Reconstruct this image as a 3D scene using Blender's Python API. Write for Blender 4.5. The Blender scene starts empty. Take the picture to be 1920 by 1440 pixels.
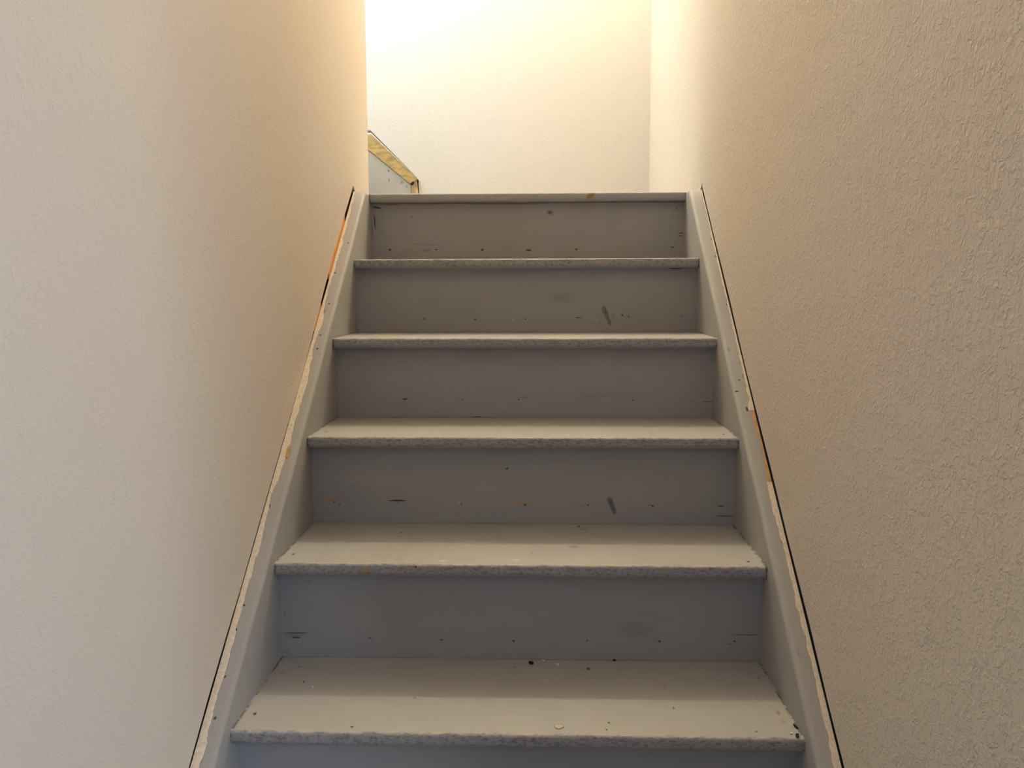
import bpy, bmesh, math, random
from mathutils import Vector, Matrix, noise

# ------------------------------------------------------------------ camera, light, exposure
scene = bpy.context.scene
COL = scene.collection
random.seed(7)

F_PX = 1633.88
PITCH, YAW, ROLL = 0.111613, -0.033504, -0.002953
CAM = Vector((0.041907, -2.591144, -0.269488))

def make_camera():
    cp, sp, cy, sy = math.cos(PITCH), math.sin(PITCH), math.cos(YAW), math.sin(YAW)
    fw = Vector((sy*cp, cy*cp, -sp)); rt = Vector((cy, -sy, 0)); up = rt.cross(fw)
    c, s = math.cos(ROLL), math.sin(ROLL)
    r2 = rt*c + up*s; u2 = up*c - rt*s
    cam = bpy.data.cameras.new('camera'); o = bpy.data.objects.new('camera', cam)
    COL.objects.link(o)
    m = Matrix((r2, u2, -fw)).transposed().to_4x4(); m.translation = CAM
    o.matrix_world = m
    cam.sensor_fit = 'HORIZONTAL'; cam.sensor_width = 36.0; cam.lens = F_PX/1920*36
    cam.clip_start = 0.02; cam.clip_end = 60
    scene.camera = o
make_camera()

scene.view_settings.view_transform = 'Standard'
scene.view_settings.look = 'None'
scene.view_settings.gamma = 1.0
scene.view_settings.use_curve_mapping = False
scene.view_settings.exposure = 0.0

world = bpy.data.worlds.new('world'); scene.world = world
world.use_nodes = True
world.node_tree.nodes['Background'].inputs[0].default_value = (0.60, 0.75, 1.0, 1)
world.node_tree.nodes['Background'].inputs[1].default_value = 0.6

def area(name, loc, aim, sx, sy, power, col):
    l = bpy.data.lights.new(name, 'AREA'); l.shape = 'RECTANGLE'; l.size = sx; l.size_y = sy
    l.energy = power; l.color = col
    o = bpy.data.objects.new(name, l); COL.objects.link(o); o.location = loc
    o.rotation_euler = (Vector(aim)-Vector(loc)).to_track_quat('-Z', 'Y').to_euler()
    return o
def point(name, loc, rad, power, col):
    l = bpy.data.lights.new(name, 'POINT'); l.shadow_soft_size = rad; l.energy = power; l.color = col
    o = bpy.data.objects.new(name, l); COL.objects.link(o); o.location = loc
    return o

# warm ceiling lamp over the landing, daylight from the window of the upper flight,
# cooler daylight from the lower room behind the camera
point('landing_lamp', (0.08, 0.80, 1.95), 0.038, 92.0, (1.0, 0.875, 0.65))
area('upper_daylight', (-1.8, 0.66, 1.5), (0.5, 0.9, 0.3), 0.8, 0.8, 5.0, (0.62, 0.84, 1.0))
area('upper_window_light', (-0.88, 0.30, 1.5), (-0.78, 1.17, 0.5), 0.5, 0.3, 24.0, (0.64, 0.86, 1.0))
area('stairwell_fill', (-0.3, -1.9, 1.8), (-0.1, -1.8, 0), 0.35, 0.5, 4.0, (1.0, 0.88, 0.70))  # added overhead fill that lifts the lower stairs and near walls
area('rear_daylight', (0.3, -4.8, 0.1), (0, 0, -0.6), 1.2, 0.8, 4.5, (0.25, 0.42, 1.0))
area('lower_daylight', (2.1, -2.9, -0.1), (-.5, -1.6, -0.3), 1.3, 1.1, 59.0, (0.66, 0.80, 1.0))

# ------------------------------------------------------------------ measures (metres)
RISE, RUN, OVER, Y0, NT = 0.19648, 0.25417, 0.0318, -0.0189, 0.0245
S = RISE/RUN
HW = 0.46            # half width between the stringers
WX = 0.4965          # wall planes
YB = 1.169           # back wall of the landing
YL = 0.167           # end of the left wall
ZF = -9*RISE         # lower floor
ZC = 2.25            # ceiling over the stairwell
YR = -1.86          # front end of the right wall
YF = -2.35           # front end of the stairwell walls

RISER_MARKS = {
 0: [(-0.4071,-0.1605,0.0035,0.0029,0,'d'),(-0.3549,-0.1636,0.0128,0.0046,0,'w'),(-0.2986,-0.1627,0.0133,0.0040,8,'s'),(-0.2679,-0.1605,0.0035,0.0017,0,'d'),(-0.1322,-0.1617,0.0035,0.0028,30,'d'),(0.0048,-0.1634,0.0080,0.0023,0,'d'),(0.0203,-0.1566,0.0184,0.0020,6,'w'),(0.1453,-0.1594,0.0183,0.0023,0,'w'),(0.1453,-0.1617,0.0029,0.0023,0,'d'),(0.2836,-0.1555,0.0182,0.0028,0,'w'),(0.2864,-0.1521,0.0034,0.0091,0,'w'),(0.4276,-0.1567,0.0051,0.0014,0,'d'),(-0.3406,-0.0658,0.0035,0.0034,0,'s'),(0.0672,-0.0540,0.0051,0.0045,0,'d'),(0.0683,-0.0551,0.0108,0.0084,0,'s'),(0.4381,-0.0449,0.0040,0.0062,0,'s'),(0.4524,-0.1157,0.0051,0.0014,0,'d'),(0.4509,-0.1235,0.0051,0.0011,0,'d'),(-0.4507,-0.0794,0.0017,0.0199,3,'d'),(-0.4583,-0.1078,0.0015,0.0342,0,'s'),(-0.3082,-0.1455,0.0636,0.0011,-4,'s'),(-0.4441,-0.0369,0.0116,0.0023,-10,'d'),(-0.2732,-0.1229,0.0023,0.0023,0,'s'),(-0.0531,-0.0985,0.0017,0.0017,0,'s'),(-0.2777,-0.0283,0.0977,0.0022,0,'w'),(-0.0597,-0.0283,0.1200,0.0022,0,'W'),(0.1287,-0.0283,0.0341,0.0022,0,'w'),(-0.4045,-0.0283,0.0288,0.0022,0,'W'),],
 1: [(-0.4179,-0.3538,0.0032,0.0016,0,'s'),(-0.2768,-0.3566,0.0032,0.0016,0,'d'),(-0.1373,-0.3590,0.0037,0.0018,0,'d'),(0.0001,-0.3576,0.0024,0.0016,0,'d'),(-0.0331,-0.3597,0.0058,0.0032,20,'l'),(0.1422,-0.3542,0.0068,0.0013,0,'d'),(0.1906,-0.3601,0.0089,0.0026,-15,'l'),(0.2124,-0.3339,0.0063,0.0105,8,'S'),(0.2198,-0.3486,0.0052,0.0131,12,'S'),(0.2273,-0.3670,0.0042,0.0089,12,'S'),(0.2366,-0.3476,0.0037,0.0042,0,'s'),(0.2607,-0.3476,0.0024,0.0024,0,'d'),(0.2785,-0.3518,0.0026,0.0016,0,'d'),(0.4194,-0.3500,0.0036,0.0037,0,'s'),(-0.4446,-0.2825,0.0019,0.0026,0,'s'),(0.4026,-0.2226,0.0181,0.0021,0,'d'),(0.0958,-0.3012,0.0419,0.0183,0,'f'),],
 2: [(-0.4303,-0.5441,0.0017,0.0015,0,'s'),(-0.2918,-0.5439,0.0054,0.0017,10,'d'),(-0.1500,-0.5445,0.0017,0.0015,0,'d'),(-0.1642,-0.5476,0.0011,0.0012,0,'s'),(-0.0127,-0.5451,0.0023,0.0015,10,'d'),(0.0006,-0.5393,0.0122,0.0013,8,'W'),(-0.1141,-0.5880,0.0172,0.0017,0,'W'),(-0.1141,-0.5883,0.0077,0.0012,0,'d'),(0.1268,-0.5465,0.0042,0.0013,0,'W'),(0.2653,-0.5463,0.0017,0.0017,0,'d'),(0.4081,-0.5480,0.0053,0.0015,0,'W'),(0.4484,-0.5495,0.0131,0.0007,0,'d'),(0.1608,-0.5354,0.0945,0.0006,0,'s'),],
 3: [(-0.4150,-0.7351,0.0179,0.0035,2,'w'),(-0.4124,-0.7399,0.0017,0.0012,0,'d'),(-0.3998,-0.7448,0.0015,0.0014,0,'d'),(-0.2725,-0.7353,0.0178,0.0017,0,'d'),(-0.2699,-0.7406,0.0015,0.0012,0,'d'),(-0.2597,-0.7454,0.0021,0.0014,0,'s'),(-0.3235,-0.7457,0.0012,0.0010,0,'s'),(-0.1376,-0.7384,0.0041,0.0045,20,'l'),(-0.1322,-0.7426,0.0015,0.0014,0,'d'),(0.0012,-0.7419,0.0170,0.0045,0,'w'),(0.0070,-0.7439,0.0017,0.0024,0,'d'),(-0.0318,-0.6629,0.0030,0.0017,40,'d'),(0.1448,-0.7434,0.0017,0.0016,0,'d'),(0.1347,-0.7434,0.0101,0.0028,0,'f'),(0.1913,-0.7328,0.0057,0.0069,8,'S'),(0.1962,-0.7431,0.0051,0.0104,14,'S'),(0.2010,-0.7552,0.0044,0.0087,12,'S'),(0.2847,-0.7443,0.0024,0.0016,0,'d'),(0.2790,-0.7426,0.0057,0.0017,0,'W'),(0.4306,-0.7439,0.0064,0.0010,0,'d'),(0.4395,-0.7659,0.0201,0.0009,0,'d'),(0.3675,-0.7663,0.0369,0.0005,0,'s'),(0.4314,-0.6364,0.0020,0.0014,0,'s'),],
 4: [(-0.4040,-0.8304,0.0024,0.0025,0,'s'),(-0.4516,-0.8970,0.0010,0.0107,2,'s'),(-0.4349,-0.9393,0.0191,0.0064,0,'w2'),(-0.4316,-0.9436,0.0076,0.0013,0,'d'),(-0.4296,-0.9343,0.0215,0.0009,0,'d'),(-0.2880,-0.9434,0.0041,0.0009,0,'d'),(-0.1749,-0.9379,0.0058,0.0016,8,'w'),(-0.1486,-0.9451,0.0031,0.0012,0,'d'),(-0.2137,-0.8922,0.0015,0.0014,0,'s'),(-0.0904,-0.8765,0.0015,0.0016,0,'s'),(-0.0100,-0.9461,0.0019,0.0021,0,'d'),(-0.0031,-0.9297,0.0068,0.0007,15,'s'),(-0.4498,-0.9721,0.0059,0.0014,0,'s'),(0.1306,-0.9435,0.0014,0.0012,0,'d'),(0.2684,-0.9437,0.0019,0.0018,0,'d'),(0.2632,-0.9392,0.0051,0.0035,0,'f'),(0.4103,-0.9418,0.0018,0.0016,0,'d'),(0.4014,-0.9475,0.0040,0.0021,0,'s'),(0.4328,-0.9289,0.0251,0.0006,0,'d'),(0.4447,-0.9724,0.0168,0.0007,24,'l'),(0.2495,-0.9235,0.0040,0.0011,0,'s'),(0.2208,-0.9202,0.0371,0.0159,0,'f'),(0.2740,-0.8776,0.0027,0.0014,40,'l'),],
}
TREAD_MARKS = {
 3: [(-0.4363,-0.6917,0.0017,0.0062,0,'d'),(-0.2754,-0.8066,0.0065,0.0046,0,'l'),(0.4372,-0.7134,0.0017,0.0070,0,'d'),(0.4580,-0.7328,0.0020,0.0068,-30,'d'),(0.0987,-0.7248,0.0057,0.0079,0,'l'),(0.0895,-0.7560,0.0083,0.0012,0,'w'),],
 4: [(-0.2532,-0.8066,0.0017,0.0050,0,'d'),(-0.4394,-0.9585,0.0021,0.0050,0,'d'),(-0.0296,-0.8999,0.0043,0.0054,0,'l'),(-0.1439,-0.9944,0.0111,0.0080,0,'l'),(-0.0048,-0.9846,0.0091,0.0097,30,'l'),(0.1235,-0.7486,0.0023,0.0063,0,'d'),(0.0230,-0.9407,0.0026,0.0043,0,'s'),(0.1021,-0.9917,0.0025,0.0048,0,'w'),(0.4322,-0.9838,0.0025,0.0048,0,'d'),(0.1329,-0.7693,0.0114,0.0062,0,'s'),(0.1066,-0.8967,0.0106,0.0107,0,'s'),(-0.4622,-0.9522,0.0052,0.0051,60,'d'),],
 5: [(-0.4382,-1.0546,0.0060,0.0089,0,'w'),(-0.3883,-1.0907,0.0015,0.0032,0,'d'),(-0.1774,-1.1489,0.0033,0.0030,0,'W'),(-0.2656,-1.2513,0.0022,0.0026,-30,'d'),(-0.0073,-1.0202,0.0040,0.0046,0,'s'),(0.2303,-1.0500,0.0069,0.0044,0,'l'),(0.1308,-1.0234,0.0035,0.0046,0,'d'),(0.4406,-1.0532,0.0039,0.0055,0,'s'),(0.4123,-1.1309,0.0023,0.0030,0,'l'),(0.1541,-1.2258,0.0018,0.0026,0,'d'),(0.1480,-1.2485,0.0013,0.0026,0,'d'),(0.4406,-1.2126,0.0053,0.0080,0,'w'),(0.4409,-1.1855,0.0027,0.0074,0,'W'),(0.3883,-1.2486,0.0017,0.0025,0,'d'),(-0.1951,-1.1728,0.0018,0.0019,0,'s'),(0.2628,-1.0901,0.0024,0.0032,0,'s'),(-0.4153,-1.0288,0.0050,0.0035,0,'s'),(0.2674,-1.1735,0.0018,0.0028,0,'d'),],
}
NOSE_MARKS = {
 4: [(-0.2840,-0.7994,0.0075,0.0067,0,'w'),(-0.2821,-0.8035,0.0040,0.0026,0,'W'),(-0.1915,-0.7904,0.0020,0.0015,0,'d'),],
 0: [(0.1843,-0.0097,0.0123,0.0076,30,'W'),(0.1920,-0.0158,0.0062,0.0038,0,'w'),(-0.4359,0.0202,0.0008,0.0008,0,'d'),],
}
CAP_L = [(-0.4846, -0.885, 0.0016, 0.002, 0, 'd'), (-0.4878, -0.9436, 0.0016, 0.003, 0, 'd'), (-0.4887, -0.9792, 0.0024, 0.0016, 0, 'd'), (-0.4917, -1.0208, 0.0021, 0.0015, 0, 'd'), (-0.4942, -1.0893, 0.0016, 0.003, 0, 'd'), (-0.4834, -1.1178, 0.0024, 0.0016, 0, 'd'), (-0.4852, -1.1555, 0.0016, 0.002, 0, 'd'), (-0.4821, -1.2244, 0.0016, 0.002, 0, 'd'), (-0.4794, -1.2805, 0.0024, 0.002, 0, 'd'), (-0.4899, -1.2721, 0.0016, 0.004, 0, 'd'), (-0.4831, -1.3344, 0.0024, 0.004, 0, 'W'), (-0.4806, -0.9863, 0.0016, 0.002, 0, 'l'), (-0.4958, -0.2649, 0.0024, 0.003, 0, 'd'), (-0.4867, -0.356, 0.0032, 0.002, 0, 'd'), (-0.4797, -0.4527, 0.0024, 0.002, 0, 'd'), (-0.4858, -0.4776, 0.0024, 0.008, 0, 'W'), (-0.4891, -0.515, 0.0024, 0.006, 0, 'W'), (-0.4803, -0.545, 0.0032, 0.0016, 0, 'd'), (-0.4786, -0.5824, 0.0024, 0.002, 0, 'd'), (-0.4679, -0.5987, 0.0012, 0.002, 0, 's'), (-0.4727, -0.2554, 0.0008, 0.002, 0, 'd')]
CAP_R = [(0.4908, -0.247, 0.0018, 0.002, 0, 'd'), (0.4914, -0.3057, 0.0016, 0.003, 0, 'd'), (0.4947, -0.3648, 0.0024, 0.003, 0, 'd'), (0.4923, -0.4571, 0.0024, 0.003, 0, 'd'), (0.4908, -0.5431, 0.0016, 0.0016, 0, 's'), (0.4913, -0.6177, 0.0024, 0.003, 0, 'W'), (0.4905, -0.6536, 0.0032, 0.006, 0, 'W'), (0.4814, -0.733, 0.0024, 0.005, 0, 'd'), (0.4706, -0.5856, 0.0032, 0.006, 0, 's'), (0.4683, -0.6907, 0.0036, 0.0016, 0, 'd'), (0.4788, -0.663, 0.0032, 0.0014, 0, 'd'), (0.4932, -0.916, 0.0016, 0.004, 0, 'd'), (0.4937, -0.9747, 0.0016, 0.004, 0, 'd'), (0.4922, -0.9928, 0.0016, 0.003, 0, 'd'), (0.4906, -1.0035, 0.0036, 0.004, 0, 'd'), (0.4914, -1.0646, 0.0016, 0.003, 0, 'd'), (0.4938, -1.1305, 0.0024, 0.003, 0, 'd'), (0.4927, -1.2009, 0.0016, 0.003, 0, 'd'), (0.4718, -1.1812, 0.0032, 0.008, 0, 'f')]

# ------------------------------------------------------------------ material helpers
class NT_:
    def __init__(s, name):
        s.m = bpy.data.materials.new(name); s.m.use_nodes = True
        s.t = s.m.node_tree; s.n = s.t.nodes; s.l = s.t.links
        s.b = s.n['Principled BSDF']
        tc = s.n.new('ShaderNodeTexCoord'); s.co = tc.outputs['Object']
    def node(s, kind, **kw):
        o = s.n.new(kind)
        for k, v in kw.items(): setattr(o, k, v)
        return o
    def link(s, a, b): s.l.new(a, b)
    def noise(s, scale, detail=4, rough=.55, stretch=None, dist=0.0, co=None, rot=None):
        n = s.node('ShaderNodeTexNoise'); n.inputs['Scale'].default_value = scale
        n.inputs['Detail'].default_value = detail; n.inputs['Roughness'].default_value = rough
        n.inputs['Distortion'].default_value = dist
        c = co or s.co
        if stretch:
            mp = s.node('ShaderNodeMapping'); mp.inputs['Scale'].default_value = stretch
            if rot: mp.inputs['Rotation'].default_value = rot
            s.link(c, mp.inputs[0]); c = mp.outputs[0]
        s.link(c, n.inputs['Vector']); return n
    def ramp(s, src, stops):
        r = s.node('ShaderNodeValToRGB'); e = r.color_ramp.elements
        while len(e) < len(stops): e.new(0.5)
        for i, (p, c) in enumerate(stops):
            e[i].position = p; e[i].color = (c[0], c[1], c[2], 1) if len(c) == 3 else c
        s.link(src, r.inputs[0]); return r.outputs[0]
    def maprange(s, src, a, b, c=0.0, d=1.0, smooth=True):
        r = s.node('ShaderNodeMapRange'); r.interpolation_type = 'SMOOTHSTEP' if smooth else 'LINEAR'
        for i, v in enumerate((a, b, c, d)): r.inputs[i+1].default_value = v
        s.link(src, r.inputs[0]); return r.outputs[0]
    def math(s, op, a, b=None):
        r = s.node('ShaderNodeMath', operation=op)
        for i, v in enumerate((a, b)):
            if v is None: continue
            if isinstance(v, (int, float)): r.inputs[i].default_value = v
            else: s.link(v, r.inputs[i])
        return r.outputs[0]
    def mix(s, fac, a, b):
        r = s.node('ShaderNodeMix', data_type='RGBA')
        for sock, v in ((r.inputs[0], fac), (r.inputs[6], a), (r.inputs[7], b)):
            if isinstance(v, (int, float)): sock.default_value = v
            elif isinstance(v, tuple): sock.default_value = (v[0], v[1], v[2], 1)
            else: s.link(v, sock)
        return r.outputs[2]
    def bump(s, h, strength, dist, prev=None):
        b = s.node('ShaderNodeBump'); b.inputs['Strength'].default_value = strength
        b.inputs['Distance'].default_value = dist; s.link(h, b.inputs['Height'])
        if prev: s.link(prev, b.inputs['Normal'])
        return b.outputs[0]
    def done(s, col=None, rough=.6, normal=None, spec=.5):
        if col is not None:
            if isinstance(col, tuple): s.b.inputs['Base Color'].default_value = (*col, 1)
            else: s.link(col, s.b.inputs['Base Color'])
        if isinstance(rough, float): s.b.inputs['Roughness'].default_value = rough
        else: s.link(rough, s.b.inputs['Roughness'])
        s.b.inputs['Specular IOR Level'].default_value = spec
        if normal: s.link(normal, s.b.inputs['Normal'])
        return s.m
    def flat2(s, ax):           # (x, z) or (x, y) as a 2D coordinate with a slightly ragged edge
        sp = s.node('ShaderNodeSeparateXYZ'); s.link(s.co, sp.inputs[0])
        cb = s.node('ShaderNodeCombineXYZ')
        s.link(sp.outputs[0], cb.inputs[0]); s.link(sp.outputs[ax], cb.inputs[1])
        n = s.noise(320, 3, .6)
        sub = s.node('ShaderNodeVectorMath', operation='SUBTRACT'); s.link(n.outputs['Color'], sub.inputs[0])
        sub.inputs[1].default_value = (.5, .5, .5)
        mul = s.node('ShaderNodeVectorMath', operation='MULTIPLY'); s.link(sub.outputs[0], mul.inputs[0])
        mul.inputs[1].default_value = (.004, .0015, 0)
        add = s.node('ShaderNodeVectorMath', operation='ADD'); s.link(cb.outputs[0], add.inputs[0]); s.link(mul.outputs[0], add.inputs[1])
        return add.outputs[0]
    def marks(s, col, ax, L):
        if not L: return col
        c2 = s.flat2(ax)
        KIND = {'d': ((.035, .028, .022), .9, .65), 's': ((.16, .15, .14), .55, .3), 'S': ((.075, .075, .075), .62, .62),
                'w': ((.43, .28, .12), .85, .45), 'W': ((.30, .18, .08), .85, .5), 'w2': ((.20, .17, .13), .5, .3),
                'l': ((.66, .63, .56), .45, .0), 'f': ((.17, .16, .15), .3, .0)}
        for x, y, sx, sy, rot, k in L:
            kc, amt, inner = KIND[k]
            mp = s.node('ShaderNodeMapping', vector_type='TEXTURE')
            mp.inputs['Location'].default_value = (x, y, 0)
            mp.inputs['Rotation'].default_value = (0, 0, math.radians(rot))
            mp.inputs['Scale'].default_value = (max(sx, .0014)*1.2, max(sy, .0006)*1.2, 1)
            s.link(c2, mp.inputs[0])
            ln = s.node('ShaderNodeVectorMath', operation='LENGTH'); s.link(mp.outputs[0], ln.inputs[0])
            f = s.maprange(ln.outputs['Value'], inner, 1.15, amt, 0.0)
            col = s.mix(f, col, kc)
        return col

def wall_material(name, col, amp, seed=0.0):
    a = NT_(name)
    mp = a.node('ShaderNodeMapping'); mp.inputs['Location'].default_value = (seed, seed*.7, seed*1.3)
    a.link(a.co, mp.inputs[0]); co = mp.outputs[0]
    n1 = a.noise(130, 3, .55, co=co, dist=.9)
    n2 = a.noise(55, 2, .5, co=co, dist=.4)
    n3 = a.noise(420, 2, .6, co=co)
    big = a.noise(2.3, 2, .5, co=co)
    h1 = a.maprange(n1.outputs[0], .43, .62)
    h2 = a.maprange(n2.outputs[0], .35, .68)
    h = a.math('ADD', a.math('MULTIPLY', h1, a.math('ADD', a.math('MULTIPLY', h2, .8), .35)), a.math('MULTIPLY', n3.outputs[0], .18))
    nrm = a.bump(h, 1.0, amp)
    c = a.mix(a.math('MULTIPLY', big.outputs[0], .10), col, (col[0]*.86, col[1]*.85, col[2]*.84))
    return a.done(c, .72, nrm, .25)

WALLC = (.70, .62, .53)
M_WALL_R = wall_material('wall_paint_coarse', WALLC, .0011, 3.1)
M_WALL_L = wall_material('wall_paint_fine', WALLC, .00026, 9.4)
M_WALL_B = wall_material('wall_paint_landing', (.59, .54, .475), .0004, 5.2)

PAINT = (.36, .352, .338)
def paint_base(a, col=PAINT, stretch=(3, 60, 60), amt=.10):
    g = a.noise(9, 6, .65, stretch=stretch)
    c = a.mix(a.math('MULTIPLY', a.maprange(g.outputs[0], .35, .75), amt*2.2), col, tuple(v*.70 for v in col))
    b = a.noise(3.2, 3, .55)
    c = a.mix(a.math('MULTIPLY', a.maprange(b.outputs[0], .45, .7), .28), c, tuple(v*f for v, f in zip(col, (.86, .83, .76))))
    return c, g
def riser_material(i):
    a = NT_('painted_riser_%d' % i)
    c, g = paint_base(a, (.352, .350, .352))
    fine = a.noise(22, 3, .6, stretch=(1.2, 40, 40))
    dk = a.maprange(fine.outputs[0], .66, .74)
    c = a.mix(a.math('MULTIPLY', dk, .20), c, (.10, .10, .105))
    c = a.marks(c, 2, RISER_MARKS.get(i, []))
    n = a.bump(g.outputs[0], .35, .0008)
    return a.done(c, .62, n, .3)
def tread_material(i):
    a = NT_('painted_tread_%d' % i)
    c, g = paint_base(a, tuple(v*1.08 for v in PAINT), (4, 22, 10), .05)
    sp = a.node('ShaderNodeSeparateXYZ'); a.link(a.co, sp.inputs[0])
    yn = -i*RUN if i else Y0
    front = a.maprange(sp.outputs[1], yn+.0045, yn+.008, 1, 0)      # the worn, brushed nosing
    und = a.maprange(sp.outputs[2], -i*RISE-NT+.002, -i*RISE-NT+.006, 0, 1)
    front = a.math('MULTIPLY', front, und)
    pit = a.noise(250, 5, .72, stretch=(.5, 1, 1), dist=.4)
    pm = a.maprange(pit.outputs[0], .47, .60)
    if i: c = a.mix(a.math('MULTIPLY', front, .35), c, tuple(v*.82 for v in PAINT))
    c = a.mix(a.math('MULTIPLY', a.math('MULTIPLY', pm, front), .62 if i else .07), c, (.115, .112, .116))
    pl = a.noise(210, 3, .6, stretch=(.6, 1, 1))
    c = a.mix(a.math('MULTIPLY', a.math('MULTIPLY', a.maprange(pl.outputs[0], .62, .7), front), .35 if i else 0.02), c, (.62, .60, .57))
    # bare, rubbed arris along the front edge
    ar = a.math('MULTIPLY', a.maprange(sp.outputs[1], yn+.004, yn+.009, 1, 0), a.maprange(sp.outputs[2], -i*RISE-.0045, -i*RISE-.0015, 0, 1))
    wn = a.noise(38, 4, .7, stretch=(1, 3, 3))
    c = a.mix(a.math('MULTIPLY', a.math('MULTIPLY', ar, a.maprange(wn.outputs[0], .44, .58)), .5 if i else .15), c, (.60, .56, .48))
    c = a.marks(c, 1, TREAD_MARKS.get(i, []))
    # nose marks only on the nosing
    if i in NOSE_MARKS:
        c2 = a.marks(c, 2, NOSE_MARKS[i]); c = a.mix(a.maprange(sp.outputs[1], yn+.010, yn+.014, 1, 0), c, c2)
    # dust caught along the riser and grime at the ends
    ed = a.maprange(a.math('ABSOLUTE', sp.outputs[0]), HW-.006, HW-.001)
    en = a.noise(60, 4, .7)
    c = a.mix(a.math('MULTIPLY', a.math('MULTIPLY', ed, a.maprange(en.outputs[0], .45, .55)), .8), c, (.05, .045, .04))
    sk = a.noise(500, 2, .5); sks = a.maprange(sk.outputs[0], .74, .80)
    c = a.mix(a.math('MULTIPLY', sks, .3), c, (.12, .10, .08))
    n = a.bump(a.math('MULTIPLY', pm, front), -.5, .0012)
    n = a.bump(g.outputs[0], .2, .0004, n)
    return a.done(c, .5, n, .35)
def stringer_material(name, side):
    a = NT_(name)
    g = a.noise(16, 4, .6, stretch=(20, 4, 4))
    c = a.mix(a.math('MULTIPLY', a.maprange(g.outputs[0], .35, .7), .14), PAINT, tuple(v*.8 for v in PAINT))
    b = a.noise(6, 3, .6)
    c = a.mix(a.math('MULTIPLY', a.maprange(b.outputs[0], .5, .72), .35), c, tuple(v*f for v, f in zip(PAINT, (1.15, 1.13, 1.04))))
    k = a.noise(45, 5, .75, dist=.5); 
    c = a.mix(a.math('MULTIPLY', a.maprange(k.outputs[0], .70, .76), .6), c, (.09, .085, .08))
    fl = a.noise(28, 4, .7, stretch=(1, 1, 1), dist=.8)
    c = a.mix(a.math('MULTIPLY', a.maprange(fl.outputs[0], .72, .77), .5), c, (.66, .62, .53))
    c = a.marks(c, 1, CAP_L if side < 0 else CAP_R)
    n = a.bump(g.outputs[0], .3, .0008); n = a.bump(k.outputs[0], .25, .0008, n)
    return a.done(c, .6, n, .3)
def plain(name, col, rough=.7, vary=.25, scale=60, bump=.0006, stretch=None):
    a = NT_(name); n = a.noise(scale, 5, .65, stretch=stretch)
    c = a.mix(a.math('MULTIPLY', a.maprange(n.outputs[0], .35, .7), vary*2), col, tuple(v*.55 for v in col))
    return a.done(c, rough, a.bump(n.outputs[0], .6, bump), .25)
M_STR_L = stringer_material('painted_stringer_left', -1)
M_STR_R = stringer_material('painted_stringer_right', 1)
M_CAULK = plain('torn_caulk', (.80, .70, .55), .75, .22, 170, .0015)
M_CORE = plain('drywall_core_edge', (.72, .60, .44), .85, .2, 200, .001)
M_WOOD_OR = plain('orange_bare_wood', (.92, .36, .09), .6, .22, 40, .0004, (1, .3, .3))
M_WOOD_AM = plain('amber_bare_wood', (.66, .38, .12), .6, .3, 60, .0004)
M_WOOD_YE = plain('yellow_bare_wood', (.50, .34, .13), .6, .45, 55, .0003, (.5, 1, 1.4))
M_DARK = plain('cavity_shade', (.022, .010, .006), .9, .3, 20)  # near-black, holds the shade inside the left wall cavity
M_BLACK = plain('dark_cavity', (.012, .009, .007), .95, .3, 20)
M_FLOOR = plain('concrete_floor', (.30, .28, .26), .8, .2, 12)
M_CEIL = plain('ceiling_paint', (.80, .76, .68), .9, .05, 80)
M_STRIP = plain('grey_edge_strip', (.22, .21, .205), .45, .15, 90)
M_PAPER = plain('white_paper_edge', (.80, .76, .68), .7, .08, 90)
M_FRAME = plain('white_window_paint', (.80, .80, .78), .4, .05, 40)
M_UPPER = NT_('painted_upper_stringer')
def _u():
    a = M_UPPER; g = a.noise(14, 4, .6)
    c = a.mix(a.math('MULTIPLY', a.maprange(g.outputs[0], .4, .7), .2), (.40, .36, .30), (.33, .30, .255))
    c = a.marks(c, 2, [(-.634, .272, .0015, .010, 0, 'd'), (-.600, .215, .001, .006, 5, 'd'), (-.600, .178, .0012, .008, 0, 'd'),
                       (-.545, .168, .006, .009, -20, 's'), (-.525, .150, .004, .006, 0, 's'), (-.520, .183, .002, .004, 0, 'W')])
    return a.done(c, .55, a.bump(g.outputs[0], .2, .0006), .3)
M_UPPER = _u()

# ------------------------------------------------------------------ mesh helpers
def tag(o, label=None, cat=None, group=None, kind=None):
    if label: o['label'] = label
    if cat: o['category'] = cat
    if group: o['group'] = group
    if kind: o['kind'] = kind
    return o
def link_mesh(name, bm, mat, parent=None, smooth=False):
    bmesh.ops.recalc_face_normals(bm, faces=bm.faces)
    me = bpy.data.meshes.new(name); bm.to_mesh(me); bm.free()
    for m in (mat if isinstance(mat, list) else [mat]): me.materials.append(m)
    if smooth:
        for p in me.polygons: p.use_smooth = True
    o = bpy.data.objects.new(name, me); COL.objects.link(o)
    if parent: o.parent = parent
    return o
def empty(name, loc=(0, 0, 0)):
    o = bpy.data.objects.new(name, None); o.empty_display_size = .1; COL.objects.link(o); o.location = loc
    return o
def box(bm, a, b):
    vs = [bm.verts.new((x, y, z)) for x in (a[0], b[0]) for y in (a[1], b[1]) for z in (a[2], b[2])]
    for f in ((0, 1, 3, 2), (4, 6, 7, 5), (0, 4, 5, 1), (2, 3, 7, 6), (0, 2, 6, 4), (1, 5, 7, 3)):
        bm.faces.new([vs[i] for i in f])
def box_obj(name, a, b, mat, parent=None, bev=0):
    bm = bmesh.new(); box(bm, a, b)
    if bev: bmesh.ops.bevel(bm, geom=list(bm.edges), offset=bev, segments=2, affect='EDGES')
    return link_mesh(name, bm, mat, parent)
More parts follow.
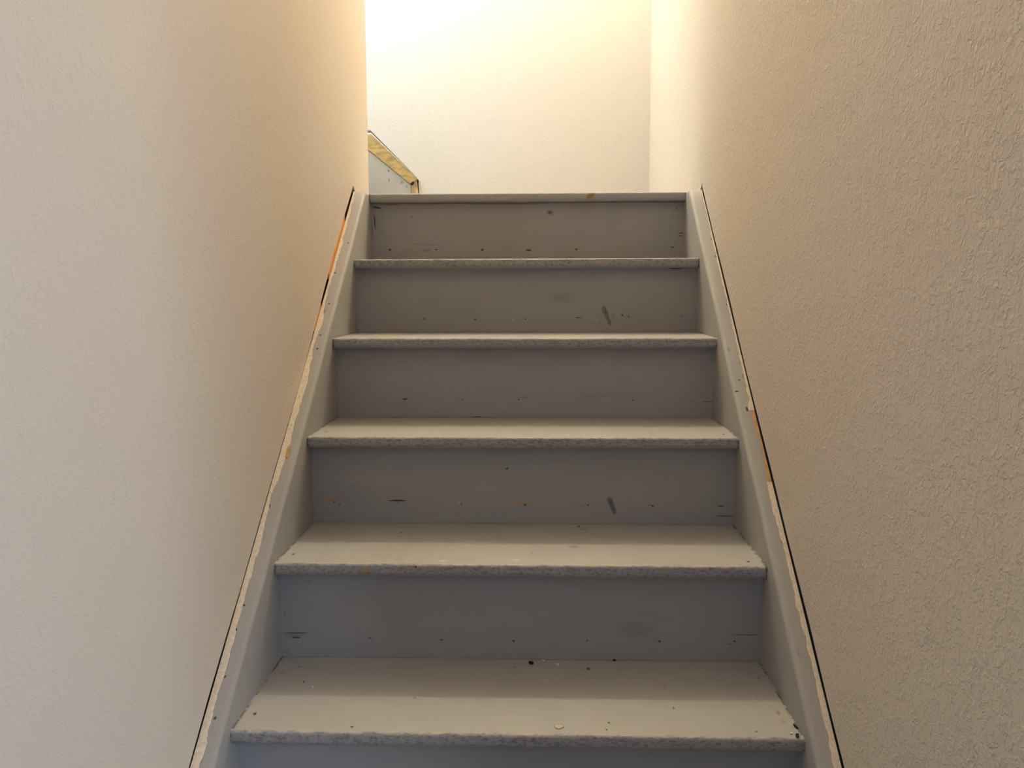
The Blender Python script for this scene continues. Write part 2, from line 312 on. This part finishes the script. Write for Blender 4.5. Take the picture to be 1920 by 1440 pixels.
def prism(name, poly, ax, d0, d1, mat, parent=None):
    """extrude a 2D polygon (ax='x': points are (y,z); ax='y': points are (x,z))"""
    bm = bmesh.new()
    def P(p, d): return (d, p[0], p[1]) if ax == 'x' else (p[0], d, p[1])
    A = [bm.verts.new(P(p, d0)) for p in poly]; B = [bm.verts.new(P(p, d1)) for p in poly]
    n = len(poly)
    for i in range(n): bm.faces.new((A[i], A[(i+1) % n], B[(i+1) % n], B[i]))
    fa = bm.faces.new(A); fb = bm.faces.new(B)
    bmesh.ops.triangulate(bm, faces=[fa, fb])
    return link_mesh(name, bm, mat, parent)
def loft(bm, rings, close=True):
    R = [[bm.verts.new(p) for p in r] for r in rings]
    n = len(R[0])
    for a, b in zip(R, R[1:]):
        for i in range(n if close else n-1):
            bm.faces.new((a[i], a[(i+1) % n], b[(i+1) % n], b[i]))
    if close: bm.faces.new(R[0]); bm.faces.new(R[-1][::-1])
    return R
def lerp_table(T, x):
    if x <= T[0][0]: return T[0][1]
    for (a, va), (b, vb) in zip(T, T[1:]):
        if x <= b: return va + (vb-va)*(x-a)/(b-a)
    return T[-1][1]
def rnd(x, s=1.0, seed=0.0): return noise.noise(Vector((x*s, seed, seed*1.7+.3)))

# ------------------------------------------------------------------ the lower flight
stairs = empty('staircase', (0, -2.2, ZF))
tag(stairs, 'grey-painted wooden staircase with worn nosings climbing between the two textured walls', 'staircase')
def attach(o, root): o.parent = root; o.matrix_parent_inverse = Matrix.Translation(-root.location); return o

def tread(i):
    yn = -i*RUN if i else Y0
    zt = -i*RISE
    yb = (-(i-1)*RUN if i > 1 else Y0) + OVER + .012 if i else yn + .14
    rt_, rb = .0055, .010
    prof = [(yb, zt-NT), (yb, zt)]
    prof += [(yn+rt_-rt_*math.sin(math.radians(t)), zt-rt_+rt_*math.cos(math.radians(t))) for t in (0, 25, 50, 75, 90)]
    prof += [(yn+rb-rb*math.cos(math.radians(t)), zt-NT+rb-rb*math.sin(math.radians(t))) for t in (0, 30, 60, 90)]
    rings = []
    N = 230
    for k in range(N+1):
        x = -HW-.001 + (2*HW+.002)*k/N
        rg = []
        for j, (y, z) in enumerate(prof):
            front = y < yn+.012
            dy = (rnd(x, 55, i*3+j*.6)*.0006 + rnd(x, 9, i)*.0008) if front else 0
            dz = rnd(x, 70, i*5+j*.4)*.0005 if front and 2 < j < 6 else 0
            rg.append((x, y+dy, z+dz))
        rings.append(rg)
    bm = bmesh.new(); loft(bm, rings)
    o = link_mesh('tread', bm, tread_material(i) if i <= 5 else M_TR, None, True)
    m = o.modifiers.new('e', 'EDGE_SPLIT'); m.split_angle = math.radians(50)
    return attach(o, stairs)
M_TR = tread_material(6)
def riser(i):       # below tread i
    y = (-i*RUN if i else Y0) + OVER
    z1 = -i*RISE - NT - (.0012 if i else .0015); z0 = -(i+1)*RISE
    bm = bmesh.new()
    box(bm, (-HW-.001, y, z0+.0006), (HW+.001, y+.018, z1))
    return attach(link_mesh('riser', bm, riser_material(i) if i <= 5 else M_RI), stairs)
M_RI = riser_material(6)
for i in range(0, 9): tread(i)
for i in range(0, 9): riser(i)

CAPD = [(-3, .035), (-.75, .035), (-.35, .042), (-.08, .048), (.2, .048)]
def cap_z(y): return min(S*y + lerp_table(CAPD, y), .0015)
def stringer(side):
    bm = bmesh.new(); rings = []
    ys = [-2.42 + k*.03 for k in range(int(2.36/.03))] + [-.06, -.052, -.044, -.036, -.028, -.020, -.010, .0, .012, .024, .034]
    if side < 0: ys = ys
    rI = .010
    for y in ys:
        zt = cap_z(y); w = rnd(y, 7, side*4)*.0012; w2 = rnd(y, 22, side*2)*.0006
        zb = max(S*y - .29, ZF); zt = max(zt + w2, zb+.03)
        sec = [(HW, zb)]
        for t in (0, 22, 45, 68, 90):
            a = math.radians(t)
            sec.append((HW + rI*(1-math.cos(a)) + w, zt - rI*.9*(1-math.sin(a))))
        sec += [(HW+.030, zt-.0006), (.4958, zt-.0012), (.4964, zt-.003), (.4964, zb)]
        rings.append([(side*x, y, z) for x, z in sec])
    loft(bm, rings)
    o = link_mesh('stringer', bm, M_STR_L if side < 0 else M_STR_R, None, True)
    m = o.modifiers.new('e', 'EDGE_SPLIT'); m.split_angle = math.radians(55)
    return attach(o, stairs)
str_l = stringer(-1); str_r = stringer(1)

# torn strip of caulk left on the outer edge of each stringer: ragged inner edge
def ragged(name, side, pts, mat, parent, outer=.4963, thick=.0016, lift=0.0, jag=.0011):
    y0, y1 = pts[0][0], pts[-1][0]
    bm = bmesh.new(); rings = []
    n = max(4, int((y1-y0)/.004))
    for k in range(n+1):
        y = y0 + (y1-y0)*k/n
        xi = lerp_table(pts, y) + rnd(y, 60, side*9+2)*jag*2.2 + rnd(y, 190, side*5)*jag*1.7 + max(0, rnd(y, 28, side*3+7))*jag*3
        xi = min(xi, outer-.0012)
        z = cap_z(y) + lift
        t = thick*(1+.5*rnd(y, 90, 3+side))
        e = .0008 + .0005*rnd(y, 150, 1)
        rings.append([(side*xi, y, z-.0015), (side*xi, y, z+t*.6), (side*(xi+e), y, z+t), (side*outer, y, z+t*.8), (side*outer, y, z-.006)])
    loft(bm, rings)
    o = link_mesh(name, bm, mat); o.parent = parent
    return o
CH_L = [(-2.0, .484), (-1.6, .486), (-1.33, .4815), (-1.264, .485), (-1.207, .483), (-1.153, .485), (-1.07, .486), (-1.025, .484), (-.97, .486), (-.928, .490),
        (-.892, .4845), (-.82, .482), (-.762, .484), (-.703, .482), (-.68, .480), (-.62, .484), (-.563, .4895), (-.525, .483), (-.476, .486), (-.426, .4915), (-.339, .489),
        (-.261, .488), (-.167, .489), (-.05, .4925)]
CH_R1 = [(-2.0, .486), (-1.6, .487), (-1.329, .485), (-1.293, .486), (-1.246, .4865), (-1.214, .489), (-1.148, .487), (-1.133, .486), (-1.076, .488), (-1.036, .489),
         (-.994, .486), (-.95, .485), (-.905, .485), (-.893, .487)]
CH_R2 = [(-.892, .489), (-.839, .4925), (-.799, .493), (-.76, .490), (-.738, .490)]
CH_R3 = [(-.737, .484), (-.72, .487), (-.701, .489), (-.66, .4915), (-.621, .492), (-.551, .4922), (-.454, .492), (-.379, .4925), (-.239, .492), (-.12, .494), (-.05, .494)]
ragged('caulk_edge', -1, CH_L, M_CAULK, str_l)
ragged('caulk_edge', 1, CH_R1, M_CAULK, str_r)
ragged('caulk_edge', 1, CH_R3, M_CAULK, str_r)
o = ragged('bare_wood_edge', 1, CH_R2, M_WOOD_AM, str_r, thick=.0006, jag=.0007); o['label'] = 'amber bare wood where the caulk has torn away'
# small bare chip on the left cap
o = ragged('paint_chip', -1, [(-.846, .4785), (-.842, .476), (-.826, .4765), (-.822, .479)], M_WOOD_YE, str_l, outer=.4840, thick=.0022, jag=.0006)
o['label'] = 'small chip of bare yellow wood on the cap'

# crumbs and dirt specks caught on the caulk
def speck(loc, r, mat, seed, parent=None, name='speck', flat=.5):
    bm = bmesh.new(); bmesh.ops.create_icosphere(bm, subdivisions=2, radius=1)
    for v in bm.verts:
        k = 1 + .45*noise.noise(v.co*1.3 + Vector((seed, seed*2, 0)))
        v.co = Vector((v.co.x*r[0]*k, v.co.y*r[1]*k, v.co.z*r[2]*k))
    o = link_mesh(name, bm, mat, parent, True); o.location = loc
    return o

# ------------------------------------------------------------------ the setting
def struct(o): return tag(o, kind='structure')
WB_L = [(-3, .043), (-1.34, .0425), (-1.26, .0455), (-1.18, .044), (-1.09, .040), (-1.0, .041), (-.91, .0405), (-.80, .0395), (-.70, .038), (-.62, .0395), (-.557, .0445), (-.52, .047),
        (-.448, .055), (-.373, .061), (-.33, .0655), (-.256, .064), (-.198, .0675), (-.096, .066), (-.064, .0675)]
WB_R = [(-3, .048), (-1.34, .050), (-1.26, .048), (-1.15, .0535), (-1.01, .0495), (-.94, .051), (-.866, .0525), (-.75, .049), (-.64, .0475), (-.445, .0575), (-.243, .0555), (-.064, .062)]
def side_wall(side, name, mat):
    T = WB_L if side < 0 else WB_R
    poly = []
    yend = YL if side < 0 else YB
    y = -2.25 if side < 0 else YR
    poly += [(YF, ZC), (YF, ZF), (-2.33, ZF)] if side < 0 else [(YR, ZC)]
    while y < -.064:
        d = lerp_table(T, y) + rnd(y, 90, side+5)*(.0009 if side < 0 else .0004)
        poly.append((y, S*y + d)); y += .006
    poly += [(-.064, .020), (-.058, .017), (-.050, .010), (-.040, .006), (-.028, .001), (yend, .001), (yend, ZC)]
    o = prism(name, poly, 'x', side*WX, side*(WX+.0115), mat)
    return struct(o)
side_wall(-1, 'wall_left', M_WALL_L)
side_wall(1, 'wall_right', M_WALL_R)
# near-black sheets put the stud cavities' shade into colour, seen only through the slits
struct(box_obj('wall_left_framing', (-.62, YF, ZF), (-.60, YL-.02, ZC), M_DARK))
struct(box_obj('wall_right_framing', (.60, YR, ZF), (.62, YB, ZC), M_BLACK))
struct(box_obj('wall_left_light_stop', (-.5995, YF, ZF), (-.5085, YF+.02, ZC), M_DARK))  # added box that shuts the cavity end against leaking light
struct(box_obj('wall_left_dark_fill', (-.5995, -.165, -.6), (-.5095, YL-.0125, ZC), plain('dark_fill', (.075, .030, .010), .9, .3, 30)))  # added dark box, its colour gives the shade behind the upper slit
# end of the left wall where the landing opens to the left
struct(box_obj('wall_left_end', (-.62, YL-.012, .001), (-WX-.0115, YL, ZC), M_WALL_L))
struct(box_obj('wall_back', (-2.75, YB, -.25), (.62, YB+.03, ZC), M_WALL_B))
struct(box_obj('wall_upper_near', (-2.75, YL-.012, -.3), (-.62, YL, 1.0), M_WALL_B))
struct(box_obj('wall_upper_end', (-2.78, YL-.4, -.3), (-2.75, YB+.03, ZC), M_WALL_B))
struct(box_obj('wall_upper_front', (-2.75, -.35, -.3), (-.60, -.33, ZC), M_WALL_B))
struct(box_obj('floor_upper', (-2.75, -.35, .98), (-.62, YL-.012, 1.0), M_CEIL))
struct(box_obj('ceiling', (-2.78, YF, ZC), (.62, YB+.03, ZC+.03), M_CEIL))
# landing floor (its front board is the topmost tread of the flight)
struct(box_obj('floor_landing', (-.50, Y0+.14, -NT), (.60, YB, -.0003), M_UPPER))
# lower room around the camera
struct(box_obj('floor', (-2.2, -5.0, ZF-.03), (2.2, .3, ZF), M_FLOOR))
struct(box_obj('ceiling_lower', (-2.2, -5.0, .62), (2.2, YF, .65), M_CEIL))
struct(box_obj('ceiling_side', (.62, YF, .62), (2.2, YR, .65), M_CEIL))
struct(box_obj('wall_lower_left', (-2.23, -5.0, ZF), (-2.2, YF, .65), M_WALL_L))
struct(box_obj('wall_lower_right', (2.2, -5.0, ZF), (2.23, YR, .65), M_WALL_R))
struct(box_obj('wall_lower_rear', (-2.2, -5.03, ZF), (2.2, -5.0, .65), M_WALL_L))
struct(box_obj('wall_flank_left', (-2.2, YF, ZF), (-.60, YF+.03, .65), M_WALL_L))
struct(box_obj('wall_flank_right', (.62, YR, ZF), (2.2, YR+.03, .65), M_WALL_R))
struct(box_obj('trim_right', (WX-.0005, YR-.02, -1.6), (.62, YR, ZC), M_WALL_R))
struct(box_obj('wall_header', (-.62, YF, .62), (.62, YF+.012, ZC), M_WALL_L))
struct(box_obj('wall_header_right', (.60, YF, .62), (.62, YR, ZC), M_WALL_L))

# orange bare wood in the wide part of the left slit
def batten(name, ya, yb, mat, label, d_top):
    n = 24; poly_t, poly_b = [], []
    for k in range(n+1):
        y = ya + (yb-ya)*k/n
        poly_t.append((y, S*y + lerp_table(WB_L, y) + .001)); poly_b.append((y, cap_z(y) - .004))
    return tag(prism(name, poly_b + poly_t[::-1], 'x', -.4978, -.512, mat), label, 'wood strip', 'bare wood strips in the left wall slit')
batten('wood_batten', -.372, -.175, M_WOOD_OR, 'upper bright orange strip of bare wood in the slit beside the left wall', 0)
batten('wood_batten', -.53, -.462, M_WOOD_OR, 'lower short orange strip of bare wood in the slit beside the left wall', 0)

# ------------------------------------------------------------------ the upper flight, turning left
UP = empty('upper_staircase', (-.49, 1.0, 0))
tag(UP, 'grey stringer of the upper stairs turning left off the landing, topped with bare wood', 'staircase')
YU = 1.139
YS = YB - .0006
def up(o): return attach(o, UP)
XS = -.509
sl = .806
gz = lambda x: .161 + (XS - x)*sl
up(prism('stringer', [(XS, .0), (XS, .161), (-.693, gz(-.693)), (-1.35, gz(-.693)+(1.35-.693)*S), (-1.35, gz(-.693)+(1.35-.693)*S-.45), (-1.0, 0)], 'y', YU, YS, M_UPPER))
uz = lambda x: .183 + (-.479 - x)*.974
N = 14
top = [(-.479-.192*k/N, uz(-.479-.192*k/N)) for k in range(N+1)] + [(-.70, .370), (-1.35, .370+(1.35-.70)*S)]
bot = [(XS, .158)] + [(XS-.184*k/N, gz(XS-.184*k/N) + .0022*rnd(k, .9, 3)) for k in range(1, N+1)] + [(-1.35, gz(-.693)+(1.35-.693)*S)]
up(prism('bare_wood_band', bot + top[::-1], 'y', YU-.004, YS, M_WOOD_YE))
def strip(name, d0, d1, y0, mat):
    P0 = [(-.479-(d0*.6), uz(-.479)+d0*.75), (-.671-d0*.2, .370+d0), (-.76, .370+d0)]
    P1 = [(-.76, .370+d1), (-.671-d1*.2, .370+d1), (-.479-(d1*.6), uz(-.479)+d1*.75)]
    return up(prism(name, P0 + P1, 'y', y0, YS, mat))
strip('paper_edge', -.0045, .0025, YU-.0050, M_PAPER)
strip('shadow_gap', .0025, .0060, YU-.0052, M_BLACK)
strip('edge_strip', .0060, .0130, YU-.0055, M_STRIP)
up(prism('end_block', [(XS, .001), (-.470, .001), (-.484, .178), (-.479, .183), (XS, .158)], 'y', YU+.020, YS, plain('pale_bare_wood', (.70, .58, .38), .7, .1, 50)))
up(prism('notch', [(-.510, .161), (-.497, .172), (-.492, .165), (-.503, .154)], 'y', YU-.006, YU+.002, M_BLACK))
up(prism('plaster_patch', [(-.485, .001), (-.452, .001), (-.462, .06), (-.473, .13), (-.480, .180)], 'y', YB-.0026, YS, plain('bare_plaster', (.70, .58, .40), .8, .06, 50)))
for k in range(3):
    x = -.745 - k*RUN; z = k*RISE
    up(box_obj('riser', (x-.018, YL+.03, z), (x, YU, z+RISE-NT), M_RI))
    up(box_obj('tread', (x-RUN-.018, YL+.03, z+RISE-NT), (x+.028, YU, z+RISE), M_TR, bev=.006))

# ------------------------------------------------------------------ crumbs on the second tread from the bottom of the view
M_CRD = plain('dark_crumb', (.025, .02, .015), .8, .2, 300)
M_CRW = plain('white_crumb', (.85, .83, .78), .8, .1, 300)
M_CRC = plain('cream_crumb', (.66, .58, .48), .8, .15, 300)
M_CRR = plain('rust_crumb', (.30, .12, .05), .8, .2, 300)
Z5 = -5*RISE
CR = [((.0236, -1.003), (.0044, .0060, .0022), M_CRD, 30, 'larger black crumb on the lowest full tread, just right of its middle near the riser'),
      ((.1827, -.9869), (.0026, .0036, .0020), M_CRD, 20, 'small black crumb against the riser, right of the larger black crumb'),
      ((-.3667, -1.1134), (.0016, .0020, .0016), M_CRW, 0, 'tiny white crumb alone on the shaded left part of the lowest full tread'),
      ((.0742, -1.0087), (.0014, .0050, .0013), M_CRW, 40, 'white sliver just right of the larger black crumb, near the riser'),
      ((.047, -.9905), (.0022, .0020, .0012), M_CRW, 0, 'tiny white crumb touching the riser behind the larger black crumb'),
      ((.0715, -1.242), (.0080, .0075, .0010), M_CRC, 10, 'flat cream blob near the nosing right of the middle of the lowest full tread'),
      ((-.438, -1.2133), (.0026, .0030, .0016), M_CRR, 0, 'rust-brown crumb near the left stringer on the lowest full tread'),
      ((.4500, -1.262), (.0028, .0060, .0022), M_CRD, -20, 'dark crumb in the right front corner of the lowest full tread, nearest the nosing'),
      ((.4555, -1.232), (.0022, .0075, .0024), M_CRD, 10, 'dark crumb against the right stringer, behind the corner crumb'),
      ((.4430, -1.254), (.0022, .0022, .0013), M_CRW, 10, 'pale crumb beside the dark corner crumb at the right stringer')]
for (x, y), r, m, rot, lab in CR:
    o = speck((x, y, Z5 + r[2]*.7), r, m, x*50)
    o.name = 'debris_crumb'; o.rotation_euler.z = math.radians(rot)
    tag(o, lab, 'crumb', 'crumbs on the lowest full tread')
